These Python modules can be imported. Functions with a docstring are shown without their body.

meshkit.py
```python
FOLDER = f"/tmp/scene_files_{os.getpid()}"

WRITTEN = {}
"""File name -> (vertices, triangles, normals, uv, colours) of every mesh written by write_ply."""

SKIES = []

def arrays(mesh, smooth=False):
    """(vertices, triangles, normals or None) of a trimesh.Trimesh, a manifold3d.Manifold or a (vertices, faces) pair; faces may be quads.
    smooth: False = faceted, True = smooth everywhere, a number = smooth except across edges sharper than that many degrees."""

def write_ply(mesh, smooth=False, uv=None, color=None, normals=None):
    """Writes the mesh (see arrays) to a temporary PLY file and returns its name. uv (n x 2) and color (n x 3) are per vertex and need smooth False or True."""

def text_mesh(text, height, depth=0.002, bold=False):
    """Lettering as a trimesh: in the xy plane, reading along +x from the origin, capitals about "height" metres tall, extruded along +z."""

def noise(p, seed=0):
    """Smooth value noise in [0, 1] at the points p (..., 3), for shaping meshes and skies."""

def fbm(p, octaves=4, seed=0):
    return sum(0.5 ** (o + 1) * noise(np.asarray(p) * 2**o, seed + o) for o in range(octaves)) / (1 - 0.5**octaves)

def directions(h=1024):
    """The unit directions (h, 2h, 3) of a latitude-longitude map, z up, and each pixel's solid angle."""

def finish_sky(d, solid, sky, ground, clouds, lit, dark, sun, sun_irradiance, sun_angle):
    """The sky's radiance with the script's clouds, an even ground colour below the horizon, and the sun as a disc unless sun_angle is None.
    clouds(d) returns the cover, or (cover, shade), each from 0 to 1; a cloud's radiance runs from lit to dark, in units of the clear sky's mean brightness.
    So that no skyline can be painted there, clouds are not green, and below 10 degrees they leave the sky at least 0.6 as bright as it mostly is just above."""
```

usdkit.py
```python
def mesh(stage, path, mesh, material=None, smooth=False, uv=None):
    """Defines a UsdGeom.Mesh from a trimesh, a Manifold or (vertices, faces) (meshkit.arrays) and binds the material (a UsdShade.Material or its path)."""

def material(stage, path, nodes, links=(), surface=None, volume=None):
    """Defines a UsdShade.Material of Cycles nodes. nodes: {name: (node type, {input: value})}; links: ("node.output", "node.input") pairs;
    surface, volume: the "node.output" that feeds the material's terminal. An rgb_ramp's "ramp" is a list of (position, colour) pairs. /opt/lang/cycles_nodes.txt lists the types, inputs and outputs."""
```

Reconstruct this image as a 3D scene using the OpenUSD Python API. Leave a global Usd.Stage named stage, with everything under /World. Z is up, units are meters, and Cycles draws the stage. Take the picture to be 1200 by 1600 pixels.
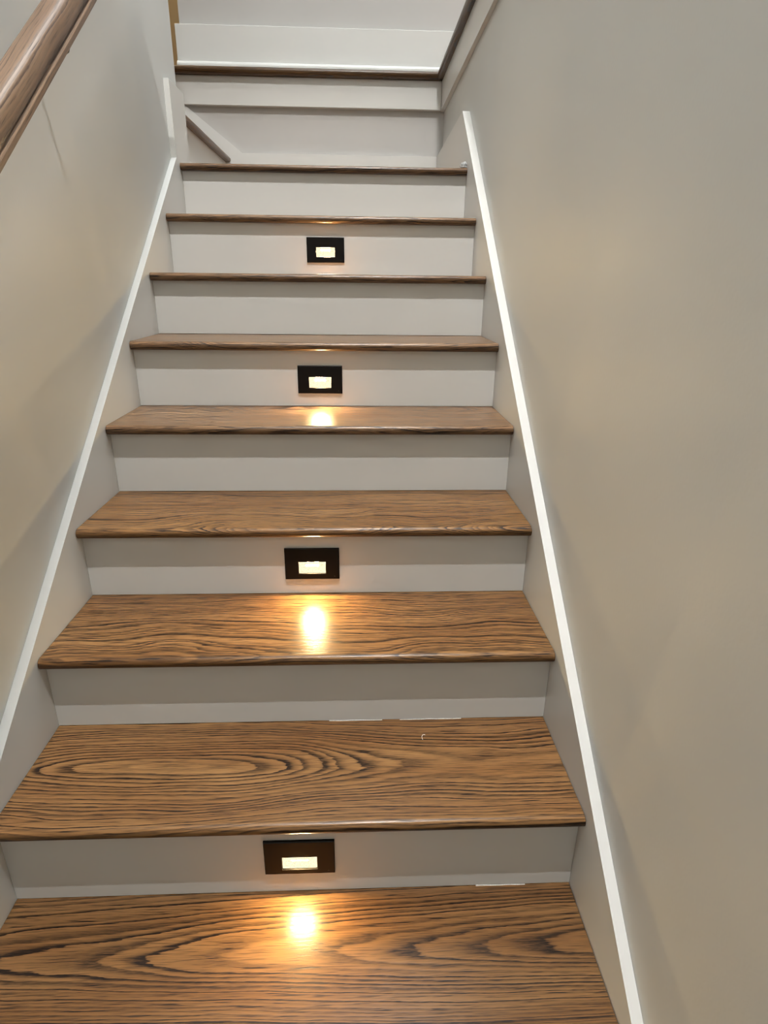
import math, random
import numpy as np, trimesh
from shapely.geometry import Polygon, box as sbox
from pxr import Usd, UsdGeom, UsdShade, UsdLux, Gf, Sdf
import usdkit

random.seed(7)
stage = Usd.Stage.CreateInMemory()
UsdGeom.SetStageUpAxis(stage, UsdGeom.Tokens.z)
UsdGeom.SetStageMetersPerUnit(stage, 1.0)
UsdGeom.Xform.Define(stage, '/World')

# ------------------------------------------------------------------ camera
CAM = np.array([0.67035, -0.56806, 1.12890]); YAW, PITCH, ROLL, FPX = 0.04388, 0.36554, 0.01114, 936.69
EXPOSURE = 0.28
CAN_STRENGTH = (8600.0, 800.0)        # stairwell fittings: ceiling light stretched to soften shadows over the lower steps, can over the middle
HALL_FILL_STRENGTH = 5.0         # added fill lamp in the upper hall
LED_STRENGTH = 2500.0
FILL_PANEL_STRENGTH = 7.2           # added glowing panel, soft overhead fill for the stairwell
LED_COLOR = (1.0, 0.70, 0.33)
CEIL_Z = 5.9


def camera():
    cy, sy = math.cos(YAW), math.sin(YAW)
    f0, r0, up = np.array([sy, cy, 0]), np.array([cy, -sy, 0]), np.array([0, 0, 1.0])
    f = f0 * math.cos(PITCH) - up * math.sin(PITCH); u = f0 * math.sin(PITCH) + up * math.cos(PITCH)
    r = r0 * math.cos(ROLL) + u * math.sin(ROLL); u2 = -r0 * math.sin(ROLL) + u * math.cos(ROLL)
    c = UsdGeom.Camera.Define(stage, '/World/camera')
    c.AddTransformOp().Set(Gf.Matrix4d(*r, 0, *u2, 0, *(-f), 0, *CAM, 1))
    c.CreateHorizontalApertureAttr(36.0); c.CreateVerticalApertureAttr(48.0)
    c.CreateFocalLengthAttr(FPX / 1200 * 36.0)
    c.CreateClippingRangeAttr(Gf.Vec2f(0.02, 100))
    c.CreateExposureAttr(EXPOSURE)


camera()

# ------------------------------------------------------------------ measures (metres)
W = 1.0909                                   # between the two skirt boards
NY = [-0.0015, 0.2526, 0.5077, 0.7617, 1.0158, 1.2697, 1.5260, 1.7783, 2.0323]      # nosing fronts
NZ = [0.0, 0.2003, 0.3887, 0.5764, 0.7678, 0.9609, 1.1519, 1.3470, 1.5429]          # tread tops
T, OH = 0.0249, 0.0275                       # tread thickness, overhang
SLOPE, SH = 0.75925, 0.0338                  # skirt line  z = SLOPE*y + SH
YB, ZB = 3.1034, 1.759                       # back wall of the landing, top of its baseboard
ZA, ZC, ZF = 1.968, 2.096, 2.128             # apron bottom, nosing bottom, upper floor
ZN = 1.739                                   # first tread of the next flight
ZL = NZ[8]

# ------------------------------------------------------------------ materials


def mat(name, nodes, links, surface):
    return usdkit.material(stage, '/World/Looks/' + name, nodes, links, surface=surface)


def paint(name, color, rough, bump=0.12, scale=260, mottled=0.02):
    c = np.array(color)
    return mat(name, {
        'tc': ('geometry', {}),
        'n': ('noise_texture', {'scale': scale, 'detail': 3.0}),
        'm': ('noise_texture', {'scale': 1.7, 'detail': 2.0}),
        'r': ('rgb_ramp', {'ramp': [(0.3, tuple(c * (1 - mottled))), (0.7, tuple(c * (1 + mottled)))]}),
        'b': ('bump', {'strength': bump, 'distance': 0.0006}),
        'p': ('principled_bsdf', {'roughness': rough, 'specular_ior_level': 0.4}),
    }, [('tc.position', 'n.vector'), ('tc.position', 'm.vector'), ('m.fac', 'r.fac'), ('r.color', 'p.base_color'),
        ('n.fac', 'b.height'), ('b.normal', 'p.normal')], 'p.BSDF')


M = {}
M['wall'] = paint('wall_paint', (0.548, 0.562, 0.552), 0.52, 0.25, 160, 0.025)
M['trim'] = paint('trim_paint', (0.622, 0.628, 0.612), 0.38, 0.08, 300, 0.015)
M['ceiling'] = paint('ceiling_paint', (0.82, 0.81, 0.79), 0.8)
M['tan'] = paint('tan_paint', (0.62, 0.47, 0.27), 0.5)
M['white_wall'] = paint('hall_paint', (0.48, 0.475, 0.462), 0.5)


def plain(name, color, rough, metallic=0.0, bump=0.0, scale=400, spec=0.5):
    return mat(name, {
        'tc': ('geometry', {}), 'n': ('noise_texture', {'scale': scale, 'detail': 2.0}),
        'r': ('rgb_ramp', {'ramp': [(0.3, tuple(np.array(color) * .85)), (0.7, tuple(np.array(color) * 1.15))]}),
        'b': ('bump', {'strength': bump, 'distance': 0.0004}),
        'p': ('principled_bsdf', {'roughness': rough, 'metallic': metallic, 'specular_ior_level': spec}),
    }, [('tc.position', 'n.vector'), ('n.fac', 'r.fac'), ('r.color', 'p.base_color'), ('n.fac', 'b.height'), ('b.normal', 'p.normal')], 'p.BSDF')


M['bronze'] = plain('dark_bronze', (0.005, 0.0043, 0.004), 0.36, 0.0, 0.1, spec=0.18)
M['black'] = plain('black_metal', (0.010, 0.010, 0.010), 0.4)
M['recess'] = plain('dark_recess', (0.012, 0.008, 0.004), 0.6)
M['lint'] = plain('grey_lint', (0.35, 0.36, 0.36), 0.9)
M['caulk'] = plain('white_caulk', (0.62, 0.61, 0.58), 0.6)


def emit(name, color, strength):
    return mat(name, {'e': ('emission', {'color': color, 'strength': strength})}, [], 'e.emission')


M['led'] = emit('warm_led', LED_COLOR, LED_STRENGTH)
M['can_0'] = emit('can_lens_bright', (1.0, 0.97, 0.93), CAN_STRENGTH[0])
M['can_1'] = emit('can_lens_dimmed', (1.0, 0.97, 0.93), CAN_STRENGTH[1])
M['hall_fill_warm'] = emit('hall_fill_warm_glow', (1.0, 0.88, 0.66), 95.0)
M['overhead_fill'] = emit('overhead_fill_glow', (0.86, 0.96, 1.0), FILL_PANEL_STRENGTH)
M['hall_fill'] = emit('hall_fill_glow', (1.0, 0.97, 0.92), HALL_FILL_STRENGTH)
# frosted lens of a step light: glows, with faint prismatic dimples
M['lens'] = mat('step_light_lens', {
    'tc': ('texture_coordinate', {}),
    'v': ('voronoi_texture', {'scale': 420.0}),
    'r': ('rgb_ramp', {'ramp': [(0.0, (1.25, 1.08, 0.74)), (0.6, (1.05, 0.88, 0.55)), (1.0, (0.70, 0.58, 0.36))]}),
    'e': ('emission', {'strength': 1.0}),
}, [('tc.object', 'v.vector'), ('v.distance', 'r.fac'), ('r.color', 'e.color')], 'e.emission')


def oak(name, y0=0.14, d0=0.06, slope=0.03, amp=0.10, spacing=0.0045, shift=(0, 0, 0), axis='x', tone=1.0, rough=0.24, contrast=1.0, warp=0.05, asym=1.0, dfreq=3.0, grey=0.0, edge=1.0, pores=0.34):
    """Stained plain-sawn oak: growth rings round a pith that runs along the board and dives away from it; pores along the grain."""
    t = tone
    light, mid, dark = np.array((0.36, 0.195, 0.078)) * t, np.array((0.225, 0.108, 0.040)) * t, np.array((0.018, 0.009, 0.005)) * t
    light, mid, dark = (c * (1 - grey) + grey * float(c @ (0.3, 0.5, 0.2)) for c in (light, mid, dark))
    dk = dark * contrast + mid * (1 - contrast)
    rot = (0, 0, 0) if axis == 'x' else (0, 0, math.pi / 2)
    n = {
        'tc': ('texture_coordinate', {}),
        'mp': ('mapping', {'rotation': rot}),
        'sp': ('separate_xyz', {}),
        'mw': ('mapping', {'scale': (1.3, 5.0, 5.0), 'location': (3.1 + shift[0], 1.7 + shift[1], shift[2])}),
        'nw': ('noise_texture', {'scale': 1.6, 'detail': 2.0, 'roughness': 0.45}),
        'md': ('mapping', {'scale': (1.0, 1.6, 1.0), 'location': (7.7 + shift[0], 4.2 + shift[1], shift[2])}),
        'nd': ('noise_texture', {'scale': dfreq, 'detail': 1.5, 'roughness': 0.4}),
        'mf': ('mapping', {'scale': (7.0, 60.0, 60.0), 'location': (shift[0], shift[1], 2.2)}),
        'nf': ('noise_texture', {'scale': 1.0, 'detail': 4.0, 'roughness': 0.62}),
        # yy = y - y0 + (nw-.5)*warp
        'y1': ('math', {'math_type': 'multiply_add', 'value2': warp, 'value3': -y0 - warp / 2}),
        'yy0': ('math', {'math_type': 'add'}), 'yn': ('math', {'math_type': 'multiply', 'value2': -asym}), 'yy': ('math', {'math_type': 'maximum'}),
        # dd = d0 + slope*x + (nd-.5)*amp - z
        'd1': ('math', {'math_type': 'multiply_add', 'value2': amp, 'value3': d0 - amp / 2}),
        'd2': ('math', {'math_type': 'multiply_add', 'value2': slope}),
        'd3': ('math', {'math_type': 'subtract'}),
        'yq': ('math', {'math_type': 'multiply'}), 'dq': ('math', {'math_type': 'multiply'}),
        'rs': ('math', {'math_type': 'add'}), 'rr': ('math', {'math_type': 'sqrt'}),
        'rf': ('math', {'math_type': 'multiply_add', 'value2': 0.0075}),
        'ring': ('math', {'math_type': 'multiply', 'value2': 1.0 / spacing}),
        'nr': ('noise_texture', {'dimensions': '1D', 'scale': 0.45, 'detail': 1.0}),
        'ring2': ('math', {'math_type': 'multiply_add', 'value2': 1.6}),
        'fr': ('math', {'math_type': 'fraction'}), 'fl': ('math', {'math_type': 'floor'}),
        'wn': ('white_noise_texture', {'dimensions': '1D'}),
        'band': ('rgb_ramp', {'ramp': [(0.0, (0.3, 0.3, 0.3)), (0.05, (1, 1, 1)), (0.22, (0.95, 0.95, 0.95)), (0.38, (0.62, 0.62, 0.62)), (0.55, (0.25, 0.25, 0.25)), (0.80, (0.0, 0.0, 0.0)), (0.93, (0.0, 0.0, 0.0)), (1.0, (0.3, 0.3, 0.3))]}),
        'wm': ('map_range', {'from_min': 0.0, 'from_max': 1.0, 'to_min': 0.42, 'to_max': 1.35}),
        'bm': ('math', {'math_type': 'multiply'}),
        # pores: short dashes along the grain
        'mq': ('mapping', {'scale': (15.0, 380.0, 380.0), 'location': (shift[0] * 3, 0.3, 0.1)}),
        'nq': ('noise_texture', {'scale': 1.0, 'detail': 2.0, 'roughness': 0.6}),
        'pq': ('map_range', {'from_min': 0.48, 'from_max': 0.66, 'to_min': 0.0, 'to_max': 1.0, 'clamp': True}),
        'pb': ('math', {'math_type': 'multiply_add', 'value2': 0.66, 'value3': pores}),
        'pm': ('math', {'math_type': 'multiply'}),
        # pores break up the dark rings too
        'ms': ('mapping', {'scale': (45.0, 420.0, 420.0), 'location': (1.3, shift[1], 0.7)}),
        'ns': ('noise_texture', {'scale': 1.0, 'detail': 2.0}),
        'sm': ('map_range', {'from_min': 0.34, 'from_max': 0.62, 'to_min': 0.62, 'to_max': 1.0, 'clamp': True}),
        'bs': ('math', {'math_type': 'multiply'}),
        'tot': ('math', {'math_type': 'maximum', 'use_clamp': True}),
        'mt': ('mapping', {'scale': (2.0, 14.0, 14.0), 'location': (shift[1], shift[0], 5.0)}),
        'nt': ('noise_texture', {'scale': 1.0, 'detail': 3.0}),
        'base': ('rgb_ramp', {'ramp': [(0.28, tuple(mid * 1.1)), (0.5, tuple((light + mid) * 0.5)), (0.72, tuple(light))]}),
        'mx': ('mix_color', {'blend_type': 'mix', 'b': tuple(dk)}),
        'nose_shade': ('map_range', {'range_type': 'smoothstep', 'from_min': -0.0105, 'from_max': -0.0035, 'to_min': edge, 'to_max': 1.0, 'clamp': True}),  # nosing front darkened: its weaker light is painted into the wood colour
        'nose_shade_mix': ('mix_color', {'blend_type': 'multiply', 'fac': 1.0}),
        'hi': ('math', {'math_type': 'multiply', 'value2': -1.0}),
        'bp': ('bump', {'strength': 0.22, 'distance': 0.0005}),
        'rg': ('map_range', {'from_min': 0.0, 'from_max': 1.0, 'to_min': rough, 'to_max': rough + 0.12}),
        'p': ('principled_bsdf', {'roughness': rough, 'specular_ior_level': 0.32, 'ior': 1.5, 'coat_weight': 0.0}),
    }
    L = [('tc.object', 'mp.vector')] + [('mp.vector', f'{k}.vector') for k in ('sp', 'mw', 'md', 'mf', 'mq', 'ms', 'mt')] + [
        ('mw.vector', 'nw.vector'), ('md.vector', 'nd.vector'), ('mf.vector', 'nf.vector'), ('mq.vector', 'nq.vector'), ('ms.vector', 'ns.vector'), ('mt.vector', 'nt.vector'),
        ('nw.fac', 'y1.value1'), ('y1.value', 'yy0.value1'), ('sp.y', 'yy0.value2'), ('yy0.value', 'yn.value1'), ('yy0.value', 'yy.value1'), ('yn.value', 'yy.value2'),
        ('nd.fac', 'd1.value1'), ('sp.x', 'd2.value1'), ('d1.value', 'd2.value3'), ('d2.value', 'd3.value1'), ('sp.z', 'd3.value2'),
        ('yy.value', 'yq.value1'), ('yy.value', 'yq.value2'), ('d3.value', 'dq.value1'), ('d3.value', 'dq.value2'),
        ('yq.value', 'rs.value1'), ('dq.value', 'rs.value2'), ('rs.value', 'rr.value1'),
        ('nf.fac', 'rf.value1'), ('rr.value', 'rf.value3'), ('rf.value', 'ring.value1'),
        ('ring.value', 'nr.w'), ('nr.fac', 'ring2.value1'), ('ring.value', 'ring2.value3'),
        ('ring2.value', 'fr.value1'), ('ring2.value', 'fl.value1'), ('fl.value', 'wn.w'), ('fr.value', 'band.fac'),
        ('wn.value', 'wm.value'), ('band.color', 'bm.value1'), ('wm.result', 'bm.value2'),
        ('nq.fac', 'pq.value'), ('band.color', 'pb.value1'), ('pq.result', 'pm.value1'), ('pb.value', 'pm.value2'),
        ('ns.fac', 'sm.value'), ('bm.value', 'bs.value1'), ('sm.result', 'bs.value2'),
        ('bs.value', 'tot.value1'), ('pm.value', 'tot.value2'),
        ('nt.fac', 'base.fac'), ('base.color', 'mx.a'), ('tot.value', 'mx.fac'), ('sp.z', 'nose_shade.value'), ('nose_shade.result', 'nose_shade_mix.b'), ('mx.result', 'nose_shade_mix.a'), ('nose_shade_mix.result', 'p.base_color'),
        ('tot.value', 'hi.value1'), ('hi.value', 'bp.height'), ('bp.normal', 'p.normal'),
        ('tot.value', 'rg.value'), ('rg.result', 'p.roughness'),
    ]
    return mat(name, n, L, 'p.BSDF')


# ------------------------------------------------------------------ scene helpers
used = {}


def path(parent, name):
    base = (parent.GetPath().pathString if parent else '/World') + '/' + name
    k = used.get(base, 0); used[base] = k + 1
    return base if k == 0 else f'{base}_{k:03d}'


def tag(prim, label=None, category=None, group=None, kind=None):
    for k, v in (('label', label), ('category', category), ('group', group), ('kind', kind)):
        if v:
            prim.SetCustomDataByKey(k, v)
    return prim


def obj(name, mesh, material, parent=None, loc=None, smooth=35, **kw):
    m = usdkit.mesh(stage, path(parent, name), mesh, material, smooth=smooth)
    if loc is not None:
        UsdGeom.Xformable(m).AddTranslateOp().Set(Gf.Vec3d(*map(float, loc)))
    return tag(m.GetPrim(), **kw)


def thing(name, loc=(0, 0, 0), **kw):
    x = UsdGeom.Xform.Define(stage, path(None, name))
    x.AddTranslateOp().Set(Gf.Vec3d(*map(float, loc)))
    return tag(x.GetPrim(), **kw)


def bx(x0, x1, y0, y1, z0, z1, r=0.0):
    """A box, its edges chamfered by r."""
    if r <= 0:
        return trimesh.creation.box(bounds=[(x0, y0, z0), (x1, y1, z1)])
    p = []
    for sx in (0, 1):
        for sy in (0, 1):
            for sz in (0, 1):
                c = np.array([(x0, x1)[sx], (y0, y1)[sy], (z0, z1)[sz]]); s = np.array([1 - 2 * sx, 1 - 2 * sy, 1 - 2 * sz])
                for a in range(3):
                    q = c + s * r; q[a] = c[a]; p.append(q)
    return trimesh.convex.convex_hull(np.array(p))


def cat(*ms):
    return trimesh.util.concatenate(list(ms))


def prism_x(poly, x0, x1):
    """Extrudes a polygon given in (y, z) from x0 to x1."""
    m = trimesh.creation.extrude_polygon(poly if isinstance(poly, Polygon) else Polygon(poly), x1 - x0, engine='earcut')
    v = m.vertices.copy(); m.vertices = np.c_[v[:, 2] + x0, v[:, 0], v[:, 1]]
    m.fix_normals(); return m


def prism_y(poly, y0, y1):
    """Extrudes a polygon given in (x, z) from y0 to y1."""
    m = trimesh.creation.extrude_polygon(poly if isinstance(poly, Polygon) else Polygon(poly), y1 - y0, engine='earcut')
    v = m.vertices.copy(); m.vertices = np.c_[v[:, 0], v[:, 2] + y0, v[:, 1]]
    m.fix_normals(); return m


def bullnose(depth, t, n=12):
    """(y, z) profile of a board with a half-round front at y=0, top at z=0."""
    r = t / 2
    pts = [(depth, 0)] + [(r - r * math.sin(a), -r + r * math.cos(a)) for a in np.linspace(0, math.pi, n)] + [(depth, -t)]
    return Polygon(pts)


# ------------------------------------------------------------------ the setting
YF, ZBOT = -2.6, -0.62                       # wall behind the camera, lower floor
XR, XL, YU = 3.2, -3.2, 4.9                  # far walls of the upper hall


def xr(y):                                   # the right wall runs slightly out of square
    return W + 0.019 + 0.0045 * y


def lean(m, x_from, f):
    """Moves the vertices with x > x_from sideways by f(y)."""
    v = m.vertices.copy(); k = v[:, 0] > x_from; v[k, 0] += np.array([f(y) for y in v[k, 1]]); m.vertices = v; return m


def wall_along(x_of, y0, y1, z0, z1, thick):
    m = trimesh.creation.extrude_polygon(Polygon([(x_of(y0), y0), (x_of(y0) + thick, y0), (x_of(y1) + thick, y1), (x_of(y1), y1)]), z1 - z0, engine='earcut')
    m.apply_translation((0, 0, z0)); m.fix_normals(); return m


S = dict(kind='structure')
obj('wall_left', bx(-0.14, -0.02, YF, 2.175, ZBOT, CEIL_Z), M['wall'], label='tall greige wall on the left, behind the oak handrail', category='wall', **S)
obj('wall_right', wall_along(xr, YF, YB, ZBOT, ZC, 0.12), M['wall'], label='plain greige wall along the right of the stairs', category='wall', **S)
obj('wall_back', bx(-2.0, xr(YB) + 0.12, YB, YB + 0.10, 1.2, ZC), M['white_wall'], label='short pale wall between landing baseboard and upper floor edge', category='wall', **S)
obj('wall_upstairs', bx(-0.215, XR, 3.13, 3.25, ZF, CEIL_Z), M['white_wall'], label='white upstairs wall at the very top of the picture', category='wall', **S)
obj('wall_hall_back', bx(XL, XR, YU, YU + 0.1, ZF, CEIL_Z), M['tan'], label='tan wall seen through the narrow gap at top left', category='wall', **S)
obj('wall_hall_right', bx(XR, XR + 0.1, YF, YU, ZF, CEIL_Z), M['white_wall'], label='white wall on the far right of the upper hall', category='wall', **S)
obj('wall_hall_left', bx(XL - 0.1, XL, 2.3, YU, ZF, CEIL_Z), M['white_wall'], label='white wall on the far left of the upper hall', category='wall', **S)
obj('wall_hall_near', bx(XL, -0.14, 2.06, 2.16, ZF, CEIL_Z), M['white_wall'], label='white wall beside the turned flight upstairs', category='wall', **S)
obj('wall_front', bx(-0.14, XR, YF - 0.1, YF, ZBOT, CEIL_Z), M['wall'], label='greige wall behind the viewer', category='wall', **S)
obj('ceiling', bx(XL - 0.1, XR + 0.1, YF - 0.1, YU + 0.1, CEIL_Z, CEIL_Z + 0.1), M['ceiling'], label='white ceiling high over the stairwell', category='ceiling', **S)
hall_oak = oak('hall_floor_oak', y0=0.3, d0=0.2, slope=0.02, amp=0.1, spacing=0.008)
obj('floor', bx(-0.02, xr(YF), YF, -0.75, ZBOT - 0.1, ZBOT), hall_oak, label='lower floor at the foot of the stairs', category='floor', **S)
obj('floor', bx(W + 0.10, XR, YF, 3.05, ZC, ZF), hall_oak, label='oak floor of the upper hall on the right', category='floor', **S)
obj('floor', bx(XL, XR, 3.26, YU, ZC, ZF), hall_oak, label='oak floor of the upper hall beyond the wall', category='floor', **S)
obj('floor', bx(XL, -0.60, 2.18, 3.24, ZC, ZF), hall_oak, label='oak floor at the top of the turned flight', category='floor', **S)

# skirt boards: their top edges follow the nosings; at the landing the right one runs level, the left one turns upright
PK = (2.236, 1.774)
low = lambda y: SLOPE * y - 0.30
m = prism_x([(-1.3, SLOPE * -1.3 + SH), PK, (YB - 0.02, 1.758), (YB - 0.02, ZL - 0.06), (2.3, ZL - 0.06), (1.9, low(1.9)), (-1.3, low(-1.3))][::-1], W, W + 0.019)
m = m.subdivide_to_size(0.35)
obj('baseboard_right', lean(m, W + 0.01, lambda y: 0.0045 * y), M['trim'], smooth=20, label='white skirt board with bright top edge, right side of the stairs', category='skirt board', **S)
m = prism_x([(-1.3, SLOPE * -1.3 + SH), (2.0, SLOPE * 2.0 + SH), (2.0, 1.80), (2.195, 1.80), (2.195, ZL - 0.06), (1.95, low(1.95)), (-1.3, low(-1.3))][::-1], -0.02, 0.0)
obj('baseboard_left', m, M['trim'], smooth=20, label='white skirt board with bright top edge, left side, turning upright at the landing', category='skirt board', **S)
m = prism_y([(-0.02, 1.80), (-0.70, 1.80 + 0.68 * 0.75), (-0.70, 1.75), (-0.02, 1.50)], 2.175, 2.195)
obj('trim_1', m, M['trim'], smooth=20, label='white skirt board on the near side of the turned flight', category='skirt board', **S)
m = prism_y([(W, ZB), (0.062, ZB), (-0.62, ZB + 0.682 * 0.755), (-0.62, 1.95), (0.0, ZL - 0.06), (W, ZL - 0.06)], YB - 0.02, YB)
obj('baseboard_back', m, M['trim'], smooth=20, label='white baseboard at the back of the landing, rising at left', category='baseboard', **S)
# the edge of the upper floor: apron boards and oak nosings over them
obj('trim_2', bx(-0.62, 1.103, YB - 0.03, YB, ZA, ZC, 0.002), M['trim'], label='white apron board under the oak edge at the back', category='apron board', **S)
y1 = YB
m = trimesh.creation.extrude_polygon(Polygon([(1.104, y1), (1.102, 0.0), (1.098, YF), (xr(YF), YF), (xr(0.0), 0.0), (xr(y1), y1)]), ZC - ZA, engine='earcut')
m.apply_translation((0, 0, ZA)); m.fix_normals()
obj('trim_3', m, M['trim'], smooth=20, label='white apron board under the oak edge on the right', category='apron board', **S)
nose_oak = oak('nosing_oak', y0=0.02, d0=0.03, slope=0.01, amp=0.05, spacing=0.006, tone=0.33, shift=(2, 1, 0))
m = prism_x(bullnose(0.095, ZF - ZC), -0.62, 1.135)
obj('trim_4', m, nose_oak, loc=(0, YB - 0.071, ZF), label='dark oak nosing along the upper floor edge at the back', category='nosing', **S)
m = prism_x(bullnose(0.13, ZF - ZC), 0.0, 5.6); m.apply_transform(trimesh.transformations.rotation_matrix(-math.pi / 2, (0, 0, 1)))
m.vertices = np.c_[m.vertices[:, 0] + 0.010 * np.minimum(-m.vertices[:, 1], 2.2) * 0.9, m.vertices[:, 1:]]
nose_oak_y = oak('nosing_oak_right', y0=0.02, d0=0.03, slope=0.01, amp=0.05, spacing=0.006, tone=0.33, axis='y', shift=(5, 1, 0))
obj('trim_5', m, nose_oak_y, loc=(1.073, YB - 0.071 + 0.03, ZF), label='dark oak nosing along the upper floor edge on the right', category='nosing', **S)
obj('baseboard_upstairs', cat(bx(-0.236, XR, 3.112, 3.13, ZF, 2.318, 0.0015), bx(-0.236, -0.215, 3.13, 3.262, ZF, 2.318, 0.0015)), M['trim'], label='tall white baseboard upstairs, wrapping the wall end at left', category='baseboard', **S)
obj('trim_6', prism_x(Polygon([(3.112, ZF), (3.112, ZF + 0.036)] + [(3.112 - 0.018 * math.sin(a), ZF + 0.018 + 0.018 * math.cos(a)) for a in np.linspace(0.2, math.pi / 2, 6)] + [(3.094, ZF)]), -0.236, 1.5), M['trim'], label='white quarter-round at the foot of the upstairs baseboard, raised to stand in for a glint', category='moulding', **S)  # made taller so its white shows as the glint on the nosing edge

# ------------------------------------------------------------------ the stairs
st = thing('staircase', label='main flight of oak treads and white risers between two walls', category='staircase')
TREADS = {   # grain of each tread: (pith line y0, depth d0, dive along x, unevenness, ring spacing, tone, asymmetry)
    -2: (0.14, .06, .03, .10, .0100, 1.0, 1.0), -1: (0.12, .07, .03, .10, .0100, 1.0, 1.0),
    0: (0.160, 0.105, -0.055, 0.016, 0.0074, 0.68, 1.5), 1: (0.150, 0.040, 0.030, 0.130, 0.0074, 0.90, 1.0), 2: (-0.05, 0.16, 0.02, 0.10, 0.0068, 0.92, 1.0),
    3: (-0.06, 0.20, -0.02, 0.10, 0.0050, 1.0, 1.0), 4: (0.24, 0.12, 0.03, 0.09, 0.0050, 1.05, 1.0), 5: (0.00, 0.12, -0.03, 0.09, 0.0050, 1.05, 1.0),
    6: (0.24, 0.10, 0.03, 0.09, 0.0050, 1.0, 1.0), 7: (0.02, 0.12, 0.03, 0.09, 0.0050, 1.0, 1.0), 8: (0.05, 0.12, 0.03, 0.09, 0.0065, 0.85, 1.0)}
ny = {k: NY[k] for k in range(9)}; nz = {k: NZ[k] for k in range(9)}
ny[-1], nz[-1], ny[-2], nz[-2] = -0.2555, -0.1928, -0.5095, -0.3856
LIGHTS = {1: (0.0950, 0.0813), 3: (0.4730, 0.4627), 5: (0.8497, 0.8414), 7: (1.2365, 1.2290)}     # riser: height of plate centre, of its window
LX, PW, PH, OW, OHT = 0.5522, 0.1350, 0.0835, 0.0670, 0.0325
for k in range(-2, 9):
    y0, d0, sl, am, sp, tn, asy = TREADS[k]
    depth = (ny[k + 1] - ny[k] + OH + 0.018) if k < 8 else 0.14
    wood = oak(f'tread_oak_{k + 3:02d}', y0, d0, sl, am, sp, shift=(k * 3.7 + 1.1, k * 2.3, k * 1.9), tone=tn, asym=asy, dfreq=1.7 if k == 1 else 3.0, warp=0.022 if k == 0 else 0.05, edge=0.58, pores=0.5 if k < 2 else 0.78, grey=0.18 if k > 3 else 0.0)  # edge: painted shade on the nosing front
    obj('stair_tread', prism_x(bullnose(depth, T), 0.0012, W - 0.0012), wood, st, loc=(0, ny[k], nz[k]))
    zb_, zt_ = (nz[k - 1] + 0.0012 if k > -2 else ZBOT), nz[k] - T
    face = sbox(0.0006, zb_, W - 0.0006, zt_)
    if k in LIGHTS:
        zo = LIGHTS[k][1]
        face = face.difference(sbox(LX - OW / 2 - 0.002, zo - OHT / 2 - 0.002, LX + OW / 2 + 0.002, zo + OHT / 2 + 0.002))
    obj('stair_riser', prism_y(face, ny[k] + OH, ny[k] + OH + 0.018), M['trim'], st, smooth=20)

# beads of white caulk left along some of the joints between riser and tread
rnd = np.random.default_rng(5)
for k, xa, xb in ((1, 0.90, 1.00), (2, 0.60, 0.72), (2, 0.76, 0.90)):
    xs = np.arange(xa, xb, 0.012)
    bead = prism_x(Polygon([(0, 0), (0.0016, 0), (0.0016, 0.0022), (0.0010, 0.0022)]), 0.0, 1.0).subdivide_to_size(0.012)
    v = bead.vertices; v[:, 0] = xa + v[:, 0] * (xb - xa)
    g = np.interp(v[:, 0], xs, rnd.uniform(0.05, 0.75, len(xs)))
    bead.vertices = np.c_[v[:, 0], ny[k] + OH - 0.0017 + v[:, 1], nz[k - 1] + 0.0001 + v[:, 2] * g]
    obj('caulk_bead', bead, M['caulk'], st)

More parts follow.
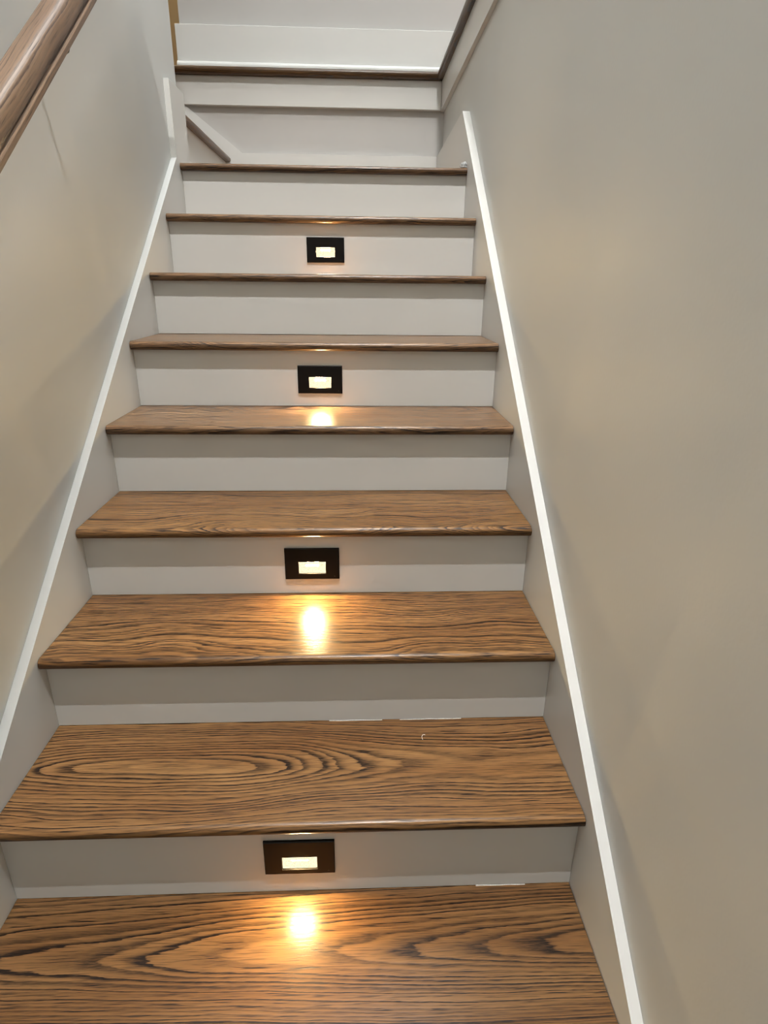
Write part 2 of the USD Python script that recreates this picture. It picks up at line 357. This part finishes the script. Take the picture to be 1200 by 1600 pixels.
# landing boards behind the landing nosing
lf = thing('floor', label='oak floor of the landing at the top of the flight', category='floor', kind='structure')
ys = np.linspace(ny[8] + 0.1405, YB - 0.02, 12)
for i in range(11):
    obj('plank', bx(0.001, W - 0.001, ys[i] + 0.0006, ys[i + 1] - 0.0006, ZL - 0.02, ZL - 0.0004, 0.001), hall_oak, lf)

# the flight that turns left at the landing
s2 = thing('staircase', label='short flight turning left at the landing, dark oak tread edge', category='staircase')
for k, (xn, zt, zl) in enumerate(((0.0, ZN, ZL), (-0.254, ZN + 0.1945, ZN))):
    wood = oak(f'turn_oak_{k}', 0.1, 0.07, 0.02, 0.1, 0.008, shift=(k * 5 + 9, 2, 1), axis='y', tone=0.6)
    m = prism_x(bullnose(0.254 + OH + 0.018, T), 0.0, YB - 0.022 - 2.197)
    m.apply_transform(trimesh.transformations.rotation_matrix(math.pi / 2, (0, 0, 1)))       # profile now runs towards -x, length along +y
    obj('stair_tread', m, wood, s2, loc=(xn, 2.197, zt))
    obj('stair_riser', bx(xn - OH - 0.018, xn - OH, 2.197, YB - 0.022, zl, zt - T), M['trim'], s2)
obj('stair_riser', bx(-0.508 - OH - 0.018, -0.508 - OH, 2.197, YB - 0.022, ZN + 0.1945, ZC), M['trim'], s2)
obj('floor_nosing', bx(-0.60, -0.508, 2.197, YB - 0.075, ZC, ZF, 0.006), nose_oak_y, s2)
m = prism_y(Polygon([(-OH, ZL), (-OH + 0.018, ZL)] + [(-OH + 0.018 * math.cos(a), ZL + 0.027 + 0.018 * math.sin(a)) for a in np.linspace(0.2, math.pi / 2, 6)]), 2.197, YB - 0.022)
obj('shoe_moulding', m, M['trim'], s2)

# ------------------------------------------------------------------ step lights
PLACE = {1: 'lowest of the four step lights, with the strongest amber glow on the tread below', 3: 'second step light from the bottom, black plate on a white riser',
         5: 'third step light from the bottom, black plate on a white riser', 7: 'topmost and smallest-looking of the four step lights'}


def frame(w, h, ox, oz, ow, oh, r=0.0015):
    o = sbox(-w / 2, -h / 2, w / 2, h / 2); i = sbox(ox - ow / 2, oz - oh / 2, ox + ow / 2, oz + oh / 2)
    v, f = [], []
    rings = [(o, 0.0), (o, -0.0045), (o.buffer(-r, join_style=2), -0.006), (i.buffer(0.0006, join_style=2), -0.006), (i, -0.0054), (i, 0.0)]
    for g, y in rings:
        a, b, c, d = g.bounds; v += [(a, y, b), (c, y, b), (c, y, d), (a, y, d)]
    for k in range(len(rings)):
        n = (k + 1) % len(rings)
        for j in range(4):
            f.append((4 * k + j, 4 * k + (j + 1) % 4, 4 * n + (j + 1) % 4, 4 * n + j))
    f = np.array(f); m = trimesh.Trimesh(np.array(v), np.vstack([f[:, [0, 1, 2]], f[:, [0, 2, 3]]])); m.fix_normals(); return m


for k, (zp, zo) in LIGHTS.items():
    t = thing('step_light', (LX, ny[k] + OH, zp), label=PLACE[k], category='step light', group='step lights in every second riser')
    dz = zo - zp
    obj('face_plate', frame(PW, PH, 0, dz, OW, OHT), M['bronze'], t, smooth=20)
    hw, hh = OW / 2, OHT / 2
    hs = cat(bx(-hw - .0015, hw + .0015, 0.014, 0.0155, dz - hh - .0015, dz + hh + .0015), bx(-hw - .0015, -hw, 0.0, 0.014, dz - hh, dz + hh), bx(hw, hw + .0015, 0.0, 0.014, dz - hh, dz + hh),
             bx(-hw - .0015, hw + .0015, 0.0, 0.014, dz + hh, dz + hh + .0015), bx(-hw - .0015, hw + .0015, 0.0, 0.014, dz - hh - .0015, dz - hh))
    obj('housing', hs, M['recess'], t)
    obj('lens', bx(-hw + .0002, hw - .0002, -0.0032, 0.004, dz - hh + .0002, dz + hh - .0002, 0.001), M['lens'], t)
    e = bx(-0.016, 0.016, -0.0008, 0.0, -0.0035, 0.0035, 0.0003)
    e.apply_transform(trimesh.transformations.rotation_matrix(math.radians(30), (1, 0, 0))); e.apply_translation((0.0, -0.0038, dz + hh - 0.0095))
    obj('led_strip', e, M['led'], t)
    scr = trimesh.creation.cylinder(radius=0.0016, height=0.0006, sections=14); scr.apply_transform(trimesh.transformations.rotation_matrix(math.pi / 2, (1, 0, 0)))
    scr.apply_translation((PW / 2 - 0.012, -0.0061, -PH / 2 + 0.008))
    obj('set_screw', scr, M['black'], t)

# ------------------------------------------------------------------ handrail
AL = math.atan(0.765)
RX0, RX1, V0 = 0.036, 0.097, 0.688
prof = [(RX0, V0), (RX1, V0), (RX1 + .0008, V0 + .003), (RX1 + .0008, V0 + .010), (RX1 - .001, V0 + .0125), (RX1 - .0045, V0 + .0135), (RX1 - .0045, V0 + .016)]
cx, hwid = (RX0 + RX1) / 2, (RX1 - RX0) / 2 - 0.001
for a in np.linspace(0.0, math.pi, 26):
    ex = 0.62
    prof.append((cx + hwid * math.copysign(abs(math.cos(a)) ** ex, math.cos(a)), V0 + .022 + 0.036 * abs(math.sin(a)) ** 0.72))
prof += [(RX0 + .0045, V0 + .016), (RX0 + .0045, V0 + .0135), (RX0 + .001, V0 + .0125), (RX0 - .0008, V0 + .010), (RX0 - .0008, V0 + .003)]
L0, L1 = -0.9, 2.62                          # stretch along the rail axis (from y=0)
m = trimesh.creation.extrude_polygon(Polygon(prof).buffer(0), L1 - L0, engine='earcut')
v = m.vertices; m.vertices = np.c_[v[:, 2] + L0, v[:, 0], v[:, 1]]                         # along, across, up
m.fix_normals()
rail_oak = oak('rail_oak', y0=0.40, d0=0.50, slope=0.01, amp=0.03, spacing=0.0060, tone=0.9, shift=(4, 4, 0), rough=0.30, contrast=0.6, warp=0.03, grey=0.35)
hr = thing('handrail', label='stained oak handrail on the left wall, top left corner', category='handrail')
c_, s_ = math.cos(AL), math.sin(AL)
rail = usdkit.mesh(stage, path(hr, 'rail'), m, rail_oak, smooth=35)
rail.AddTransformOp().Set(Gf.Matrix4d(0, c_, s_, 0, 1, 0, 0, 0, 0, -s_, c_, 0, 0, 0, 0, 1))


def tube(pts, r, n=14):
    pts = np.array(pts, float); v, f = [], []
    for i, p in enumerate(pts):
        d = pts[min(i + 1, len(pts) - 1)] - pts[max(i - 1, 0)]; d /= np.linalg.norm(d)
        a = np.cross(d, (0, 1, 0.01)); a /= np.linalg.norm(a); b = np.cross(d, a)
        v += [p + r * (math.cos(t) * a + math.sin(t) * b) for t in np.linspace(0, 2 * math.pi, n, endpoint=False)]
    for i in range(len(pts) - 1):
        for j in range(n):
            f.append((i * n + j, i * n + (j + 1) % n, (i + 1) * n + (j + 1) % n, (i + 1) * n + j))
    f = np.array(f); f = np.vstack([f[:, [0, 1, 2]], f[:, [0, 2, 3]]])
    e0, e1 = len(v), len(v) + 1; v += [pts[0], pts[-1]]; q = (len(pts) - 1) * n
    caps = [(e0, (j + 1) % n, j) for j in range(n)] + [(e1, q + j, q + (j + 1) % n) for j in range(n)]
    m = trimesh.Trimesh(np.array(v), np.vstack([f, caps])); m.fix_normals(); return m


for yb_ in (-0.35, 0.98):
    zr = (V0 + s_ * yb_) / c_                # underside of the rail
    arm = [(-0.018, yb_, zr - 0.045), (0.03, yb_, zr - 0.045), (0.05, yb_, zr - 0.044), (0.060, yb_, zr - 0.038), (0.064, yb_, zr - 0.028), (0.064, yb_, zr + 0.001)]
    ros = trimesh.creation.cylinder(radius=0.03, height=0.008, sections=32); ros.apply_transform(trimesh.transformations.rotation_matrix(math.pi / 2, (0, 1, 0))); ros.apply_translation((-0.016, yb_, zr - 0.045))
    obj('bracket', cat(tube(arm, 0.006), ros), M['black'], hr)

# ------------------------------------------------------------------ small things lying on the treads
lint = trimesh.creation.icosphere(subdivisions=3, radius=0.011)
import meshkit
lint.vertices = lint.vertices * (1 + 0.5 * meshkit.noise(lint.vertices * 260)[:, None]) * (1, 1, 1.1)
obj('lint_ball', lint, M['lint'], loc=(W - 0.012, ny[8] + 0.022, ZL + 0.008), label='small grey clump of lint at the right end of the landing edge', category='lint')
hx = [(0.8095 + 0.005 * math.cos(a), ny[1] + 0.222 + 0.009 * math.sin(a), NZ[1] + 0.0012) for a in np.linspace(1.0, 3.9, 10)]
obj('thread', tube(hx, 0.0007, 6), M['caulk'], label='tiny pale curled thread on the second lowest tread, right side', category='thread')

# ------------------------------------------------------------------ added fill panel, stairwell ceiling lights and added fill lamps, above the frame
w1 = thing('fill_panel_1', (1.0, 2.25, CEIL_Z), label='large added fill panel on the ceiling over the stairwell', category='fill_light', kind='structure')
obj('glow_panel', bx(-1.02, 1.2, -0.8, 0.8, -0.012, -0.004), M['overhead_fill'], w1)  # unseen glowing sheet added for soft overhead fill
obj('fill_panel_frame', cat(bx(-1.08, -1.02, -0.86, 0.86, -0.03, 0), bx(1.2, 1.26, -0.86, 0.86, -0.03, 0), bx(-1.02, 1.2, -0.86, -0.8, -0.03, 0), bx(-1.02, 1.2, 0.8, 0.86, -0.03, 0)), M['trim'], w1)
t = thing('recessed_ceiling_light', (0.85, 0.85, CEIL_Z - 0.03), label='round recessed ceiling light over the middle steps', category='ceiling light')
obj('trim_ring', trimesh.creation.annulus(r_min=0.062, r_max=0.09, height=0.008, sections=48, transform=trimesh.transformations.translation_matrix((0, 0, -0.004))), M['trim'], t)
obj('lamp_lens', trimesh.creation.cylinder(radius=0.061, height=0.004, sections=48, transform=trimesh.transformations.translation_matrix((0, 0, -0.003))), M['can_1'], t)
t = thing('stretched_ceiling_light', (0.79, -0.75, CEIL_Z), label='ceiling light over the lowest steps, stretched to soften the rail shadow', category='ceiling light')  # inferred ceiling light, stretched sideways to soften the handrail shadow
obj('lamp_baffle', cat(bx(-0.30, 0.30, -0.054, -0.050, -0.075, 0.0), bx(-0.30, 0.30, 0.050, 0.054, -0.075, 0.0), bx(-0.304, -0.30, -0.054, 0.054, -0.075, 0.0), bx(0.30, 0.304, -0.054, 0.054, -0.075, 0.0),
                        bx(-0.30, 0.30, -0.05, 0.05, -0.004, 0.0)), M['black'], t)  # deep baffle sides added to dim the light on the upstairs wall
obj('lamp_lens', bx(-0.23, 0.23, -0.008, 0.008, -0.030, -0.026), M['can_0'], t)
obj('lamp_carrier', bx(-0.24, 0.24, -0.010, 0.010, -0.0259, -0.004), M['black'], t)
for x, y, g in ((2.1, 1.2, 'hall_fill'), (-1.6, 3.7, 'hall_fill_warm')):  # unseen lamps added: fill for the hall, brightening for the tan wall
    t = thing('fill_ceiling_light', (x, y, CEIL_Z), label='added round fill light in the upper hall, ' + ('warm glass' if 'warm' in g else 'white glass'), category='ceiling light', group='added fill lights of the upper hall')
    obj('fill_lamp_base', trimesh.creation.cylinder(radius=0.20, height=0.03, sections=48, transform=trimesh.transformations.translation_matrix((0, 0, -0.015))), M['trim'], t)
    obj('fill_lamp_glass', trimesh.creation.cylinder(radius=0.18, height=0.05, sections=48, transform=trimesh.transformations.translation_matrix((0, 0, -0.055))), M[g], t)
